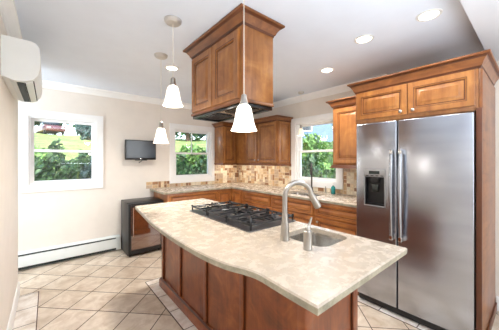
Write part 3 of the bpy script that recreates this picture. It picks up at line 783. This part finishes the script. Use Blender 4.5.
# ------------------------------------------------------------------ wine cooler, heater, tv, air conditioner
wc = thing('wine_cooler', 'black wine cooler with glass door standing on the floor beside the heater', 'wine cooler', (1.13, 3.97, 0))
rel(MB().box(.88, 1.385, 3.80, 4.20, .02, .785, 'blackp', .006), wc).obj('cabinet_body', wc)
b = MB()
for a in ((.882, .922, .045, .775), (1.345, 1.385, .045, .775), (.922, 1.345, .045, .10), (.922, 1.345, .725, .775)): b.box(a[0], a[1], 3.76, 3.798, a[2], a[3], 'blackp', .003)
dw = rel(b, wc).obj('door', wc)
rel(MB().box(.922, 1.345, 3.772, 3.796, .10, .725, 'cglass'), wc).obj('door_glass', dw)
rel(MB().tube([(.945, 3.735, .30), (.945, 3.735, .72)], .008, 'chrome', 10).box(.939, .951, 3.735, 3.773, .31, .322, 'chrome').box(.939, .951, 3.735, 3.773, .70, .712, 'chrome'), wc).obj('handle', dw)
for x in (.92, 1.34):
    for y in (3.84, 4.16): rel(MB().lathe([(.015, 0.0005), (.015, .021)], 'rubber', 12, Matrix.Translation((x, y, 0))), wc).obj('foot', wc)

bh = thing('baseboard_heater', 'long white baseboard heater on the back wall under the left window', 'heater', (.2, 4.2, 0))
X0, X1 = -1.2, .87
def ext(prof, x0, x1, mat):
    b = bmesh.new(); A = [b.verts.new((x0, y, z)) for y, z in prof]; Bv = [b.verts.new((x1, y, z)) for y, z in prof]; n = len(prof)
    b.faces.new(A[::-1]); b.faces.new(Bv)
    for i in range(n): b.faces.new((A[i], A[(i + 1) % n], Bv[(i + 1) % n], Bv[i]))
    bmesh.ops.recalc_face_normals(b, faces=b.faces); return MB().merge(b, mat)
rel(ext([(YA - .001, .0), (YA - .012, .0), (YA - .012, .20), (YA - .001, .215)], X0, X1, 'heater'), bh).obj('back_plate', bh)
rel(ext([(YA - .012, .225), (YA - .001, .235), (YA - .001, .215), (YA - .05, .205), (YA - .052, .209)], X0, X1, 'heater'), bh).obj('top_cover', bh)
rel(ext([(YA - .068, .055), (YA - .064, .05), (YA - .060, .055), (YA - .058, .185), (YA - .064, .189), (YA - .068, .18)], X0, X1, 'heater'), bh).obj('front_panel', bh)
rel(ext([(YA - .014, .19), (YA - .056, .19), (YA - .056, .198), (YA - .014, .204)], X0, X1, 'dgrey'), bh).obj('damper', bh)
rel(ext([(YA - .014, .02), (YA - .060, .02), (YA - .060, .046), (YA - .014, .046)], X0, X1, 'dgrey'), bh).obj('intake', bh)
rel(MB().box(X1 - .06, X1 + .003, YA - .072, YA - .001, .018, .222, 'heater', .004), bh).obj('end_cap', bh)

tv = thing('television', 'small black flat-screen television on the back wall between the windows', 'television', (1.155, 4.13, 1.41), 0)
MB().box(-.235, .235, -.018, .018, .0, .315, 'blackp', .006).box(-.09, .09, -.02, -.005, -.012, .004, 'blackp', .003).obj('bezel', tv)
MB().box(-.218, .218, -.0205, -.0175, .032, .298, 'screen').obj('screen', tv)
MB().box(-.06, .06, .018, .045, .09, .22, 'blackp', .004).box(-.02, .02, .045, .112, .13, .18, 'blackp').box(-.05, .05, .112, .1235, .09, .22, 'blackp').obj('wall_bracket', tv)
MB().box(-.012, .012, -.0215, -.0195, .008, .02, 'chrome', .001).obj('badge', tv)
MB().tube([(.02, .03, .03), (.03, .06, -.02), (.015, .09, -.035), (-.0, .118, -.05)], .004, 'rubber', 8).obj('cable', tv)

ac = thing('air_conditioner', 'white wall-mounted split air conditioner high on the left wall', 'air conditioner', (XL + .001, 2.69, 1.95))
prof = [(0, .29), (0, .02), (.06, .0), (.115, .002), (.16, .022), (.187, .06), (.196, .11), (.198, .20), (.192, .255), (.175, .28), (.15, .29)]
def extY(prof, y0, y1, mat):
    b = bmesh.new(); A = [b.verts.new((x, y0, z)) for x, z in prof]; Bv = [b.verts.new((x, y1, z)) for x, z in prof]; n = len(prof)
    b.faces.new(A[::-1]); b.faces.new(Bv)
    for i in range(n): b.faces.new((A[i], A[(i + 1) % n], Bv[(i + 1) % n], Bv[i]))
    bmesh.ops.recalc_face_normals(b, faces=b.faces); return MB().merge(b, mat)
extY(prof, -.40, .40, 'white').obj('housing', ac, ang=.45)
extY([(.072, -.002), (.11, .0005), (.11, -.0015), (.072, -.005)], -.36, .36, 'dgrey').obj('air_outlet', ac)
extY([(.118, .001), (.155, .017), (.160, .012), (.12, -.006)], -.365, .365, 'white').obj('flap', ac)
extY([(.112, -.002), (.117, -.001), (.117, .001), (.112, .001)], -.36, .36, 'rubber').obj('flap_gap', ac)
extY([(.160, .010), (.164, .020), (.160, .022), (.156, .014)], -.36, .36, 'rubber').obj('flap_edge', ac)
extY([(.04, .0035), (.062, -.003), (.064, -.006), (.04, .0005)], -.36, .36, 'heater').obj('lower_louver', ac)

# ------------------------------------------------------------------ pendants and recessed lights
PG = 'frosted glass pendant lights over the island'
def pendant(x, y, zb, label, grp, r=.075, small=False):
    p = thing('pendant_light', label, 'pendant light', (x, y, H), group=grp)
    k = 1 if not small else .72
    MB().lathe([(.02, -.032), (.05 * k, -.028), (.062 * k, -.016), (.064 * k, -.0005)], 'canopy', 28).obj('canopy', p)
    h = .15 * k; zt = zb - H + h
    MB().tube([(0, 0, -.031), (0, 0, zt + .055)], .0022, 'cord', 8).obj('cord', p)
    MB().lathe([(.006, zt + .062), (.016, zt + .055), (.019, zt + .02), (.026 * (r / .075), zt + .004), (.024 * (r / .075), zt - .004)], 'nickel', 20).obj('socket_cap', p)
    pr = [(.024, 0), (.034, -.008), (.042, -.024), (.047, -.05), (.052, -.08), (.059, -.11), (.067, -.135), (.0745, -.15)]
    sc = r / .075
    outp = [(a * sc, zt + b_ * k) for a, b_ in pr]; inn = [(a - .003, b_) for a, b_ in outp[::-1]]
    MB().lathe(outp + inn, 'shade' if not small else 'shade_small', 32, cap=False).obj('glass_shade', p, ang=1)
    l = light('pendant_bulb', 'POINT', (x, y, zb + .005), 4.5 if not small else 2, (1, .93, .84), shadow_soft_size=.06); 
    return p
pendant(.724, 1.771, 1.815, 'bell-shaped frosted glass pendant light hanging highest, left of the hanging cabinet', PG)
pendant(.873, 2.438, 1.576, 'bell-shaped frosted glass pendant light farthest away, in front of the television', PG)
pendant(.872, 1.098, 1.576, 'bell-shaped frosted glass pendant light hanging in front of the hanging cabinet corner', PG, .077)
pendant(3.016, 2.377, 1.785, 'mini glass pendant light hanging in front of the sink window', None, .055, True)
RG = 'recessed ceiling lights'
for x, y, pw, lb in ((2.117, .985, 30, 'round recessed ceiling light in front of the over-fridge cabinet, middle of the row'), (2.13, .52, 20, 'round recessed ceiling light nearest the ceiling header'), (1.093, 2.702, 150, 'round recessed ceiling light behind the island pendants left of the hanging cabinet'), (2.513, 1.601, 95, 'round recessed ceiling light above the wall cabinet beside the refrigerator')):
    c = thing('recessed_light', lb, 'ceiling light', (x, y, H), group=RG)
    MB().lathe([(.058, -.0005), (.060, -.006), (.078, -.004), (.080, -.0005)], 'white', 32, cap=False).obj('trim_ring', c)
    MB().lathe([(.059, -.001), (.059, -.003)], 'bulb', 32).obj('lens', c)
    light('can_spot', 'SPOT', (x, y, H - .012), pw, (1, .95, .89), (0, 0, 0), spot_size=math.radians(150), spot_blend=.8, shadow_soft_size=.1)

# ------------------------------------------------------------------ outdoors
def hz(s):
    P = [(0, -.4), (5, -.4), (7.2, -.1), (8.8, 1.2), (12, 1.85), (16, 2.35), (22, 3.0), (28, 3.6), (34, 4.2), (38, 4.5), (60, 4.8), (90, 5)]
    for (a, za), (b_, zb) in zip(P, P[1:]):
        if s <= b_: return za + (zb - za) * (s - a) / (b_ - a)
    return P[-1][1]
b = bmesh.new(); na, nr = 40, 34; grid = []
for i in range(na + 1):
    a = math.radians(-20 + 125 * i / na); row = []
    for j in range(nr + 1):
        s = 4.62 + (j / nr) ** 1.7 * 80
        x, y = s * math.sin(a), s * math.cos(a)
        row.append(b.verts.new((x, y, hz(s) + math.sin(x * .7) * math.sin(y * .5) * .12 * min(1, s / 12))))
    grid.append(row)
for i in range(na):
    for j in range(nr): b.faces.new((grid[i][j], grid[i][j + 1], grid[i + 1][j + 1], grid[i + 1][j]))
bmesh.ops.recalc_face_normals(b, faces=b.faces)
g = MB().merge(b, 'grass').obj('ground'); struct(g)

def leaves(n, rx, ry, rz, zc, mat, size, seed, shell=.55):
    rnd = random.Random(seed); mb = MB(); bm = mb.bm; mb.mi(mat)
    for _ in range(n):
        while True:
            v = Vector((rnd.uniform(-1, 1), rnd.uniform(-1, 1), rnd.uniform(-1, 1)))
            if shell < v.length < 1: break
        k = 1 + .22 * math.sin(v.x * 7 + seed) * math.cos(v.z * 6 + seed)
        c = Vector((v.x * rx * k, v.y * ry * k, zc + v.z * rz * k))
        a = Vector((rnd.gauss(0, 1), rnd.gauss(0, 1), rnd.gauss(0, 1))).normalized(); d = a.orthogonal().normalized(); w = a.cross(d)
        s = size * rnd.uniform(.6, 1.3)
        bm.faces.new([bm.verts.new(c + d * s * p + w * s * .5 * q) for p, q in ((-1, 0), (0, -1), (1, 0), (0, 1))])
    return mb
def bush(x, y, rx, rz, mat, label, n=1500, size=.07, grp='shrubs below the windows outside'):
    z = hz(math.hypot(x, y)); o = thing('shrub', label, 'shrub', (x, y, z), group=grp); sd_ = int(abs(x * 31 + y * 17))
    leaves(n, rx, rx * .8, rz, rz * .95, mat, size, sd_).obj('foliage', o, smooth=False)
    mb = MB()
    for k in range(4):
        a = k * 1.6; mb.tube([(math.cos(a) * .05, math.sin(a) * .05, -.1), (math.cos(a) * rx * .3, math.sin(a) * rx * .3, rz * 1.2)], [.03, .012], 'bark', 6)
    mb.obj('stems', o)
def tree(x, y, h, r, mat, label, n=2200, size=.3, z=None, zc=.52):
    z = hz(math.hypot(x, y)) if z is None else z
    o = thing('tree', label, 'tree', (x, y, z - .1), group='trees on the slope outside'); sd_ = int(abs(x * 13 + y * 7))
    MB().tube([(0, 0, 0), (.05 * r, .02, h * .35), (-.04 * r, .05, h * .8)], [.06 * r + .08, .05 * r + .05, .03], 'bark', 10).obj('trunk', o)
    leaves(n, r, r, h * (1 - zc), h * zc, mat, size, sd_, .35).obj('crown', o, smooth=False)
# window 1 (seen towards +Y)
bush(-.75, 6.6, .45, 1.02, 'leaf_dark', 'dark leafy shrub at the left edge of the left window view')
bush(.10, 6.4, .44, .98, 'leaf_dark', 'dark green shrub just left of centre in the lower pane of the left window')
bush(.92, 6.6, .43, .92, 'leaf_blue', 'bluish green shrub just right of centre in the left window view')
bush(1.75, 6.9, .45, .90, 'leaf_mid', 'lighter green shrub at the right edge of the left window view')
tree(2.1, 19.0, 1.9, .8, 'leaf_blue', 'low dark evergreen on the lawn in the left window', 1800, .12, zc=.5)
tree(-4.4, 36, 9, 3.0, 'leaf_blue', 'dark tree left of the parked car in the left window')
tree(4.1, 35, 8, 2.7, 'leaf_dark', 'dark tree just right of the parked car in the left window')
tree(9.8, 36, 9, 3.0, 'leaf_blue', 'dark bluish tree at the top right of the left window')
tree(-.6, 41, 9, 3.0, 'leaf_dark', 'tall dark tree directly behind the parked car')
tree(6.2, 43, 9, 3.2, 'leaf_dark', 'distant dark tree between the two nearer ones in the left window')
bush(-.30, 8.3, .62, .50, 'leaf_mid', 'green shrub in the back row at the left of the left window view')
bush(1.05, 8.3, .62, .46, 'leaf_dark', 'dark shrub in the back row at the centre of the left window view')
bush(2.4, 8.1, .60, .48, 'leaf_dark', 'dark shrub in the back row at the right of the left window view')
# window 2
bush(3.75, 7.6, .60, .52, 'leaf_mid', 'green shrub in the back row at the left of the middle window view')
bush(5.1, 7.4, .60, .50, 'leaf_dark', 'dark shrub in the back row at the right of the middle window view')
bush(2.75, 6.2, .45, .86, 'leaf_dark', 'dark shrub at the left of the middle window view')
bush(3.62, 6.3, .44, .90, 'leaf_dark', 'dark shrub in the centre of the middle window lower pane')
bush(4.5, 6.5, .46, .88, 'leaf_mid', 'lighter green shrub at the right of the middle window lower pane')
tree(11.4, 24, 7, 2.3, 'leaf_dark', 'dark tree at the left of the middle window above the lawn')
tree(15.6, 26.5, 8, 2.5, 'leaf_blue', 'bluish tree at the right of the middle window above the lawn')
tree(19.5, 34, 10, 3.5, 'leaf_dark', 'large dark tree far behind the lawn in the middle window')
tree(13.5, 33.5, 9, 3.2, 'leaf_blue', 'distant bluish tree behind the middle window trees')
# window 3 (seen towards +X)
bush(6.5, 3.7, .70, .92, 'leaf_mid', 'tall bright green shrub close outside the sink window', 2200, .08)
bush(7.0, 5.1, .80, .60, 'leaf_mid', 'rounded green shrub at the left of the sink window view', 2200, .08)
bush(5.0, 2.7, .45, .86, 'leaf_dark', 'dark shrub at the lower right of the sink window', 1500, .07)
bush(5.1, 3.75, .42, .84, 'leaf_dark', 'dark shrub at the lower left of the sink window', 1500, .07)
tree(14, 7.2, 4.2, 1.2, 'leaf_dark', 'dark tree behind the shrubs at the right of the sink window', 2200, .16)
tree(16.5, 16.2, 6.5, 2.0, 'leaf_dark', 'dark tree left of the blue house in the sink window', 2200, .2)
# parked car on the crest
car = thing('car', 'dark red car parked high on the lawn seen through the left window', 'car', (.2, 34, hz(34) - .1), .25)
MB().box(-.85, .85, -1.9, 1.9, .28, .86, 'asphalt', .12, 3).obj('body', car)
b = MB().prism([(-.76, -1.0), (.76, -1.0), (.76, 1.2), (-.76, 1.2)], .84, 1.0, 'asphalt')
b.box(-.66, .66, -.75, 1.0, .98, 1.36, 'carglass', .12, 3).box(-.6, .6, -.55, .85, 1.33, 1.39, 'asphalt', .02); b.obj('cabin', car)
for x in (-.84, .70):
    for y in (-1.2, 1.2):
        MB().lathe([(.20, 0), (.31, .01), (.32, .07), (.31, .13), (.20, .14)], 'rubber', 18, Matrix.Translation((x, y, .31)) @ Matrix.Rotation(PI / 2, 4, 'Y')).obj('wheel', car)
for x in (-.6, .6): MB().box(x - .14, x + .14, -1.925, -1.88, .58, .70, 'white', .02).obj('headlight', car)
# blue house beyond the sink window
ho = thing('house', 'pale blue house with grey roof beyond the shrubs outside the sink window', 'house', (19.5, 12.9, hz(23)), math.radians(33))
MB().box(-2.6, 2.6, -2.6, 2.6, -.6, 2.3, 'bluehouse').obj('walls', ho, smooth=False)
b = bmesh.new(); A = [b.verts.new(v) for v in ((-3.0, -2.9, 2.25), (3.0, -2.9, 2.25), (3.0, 2.9, 2.25), (-3.0, 2.9, 2.25), (-3.0, 0, 4.0), (3.0, 0, 4.0))]
for f in ((0, 1, 5, 4), (2, 3, 4, 5), (0, 4, 3), (1, 2, 5), (0, 3, 2, 1)): b.faces.new([A[i] for i in f])
bmesh.ops.recalc_face_normals(b, faces=b.faces); MB().merge(b, 'roof').obj('roof', ho, smooth=False)
for y in (-1.3, 1.3):
    wo_ = MB().box(-2.66, -2.6, y - .5, y + .5, .7, 1.8, 'trim').obj('window', ho, smooth=False)
    MB().box(-2.67, -2.66, y - .42, y + .42, .78, 1.72, 'carglass').obj('pane', wo_, smooth=False)
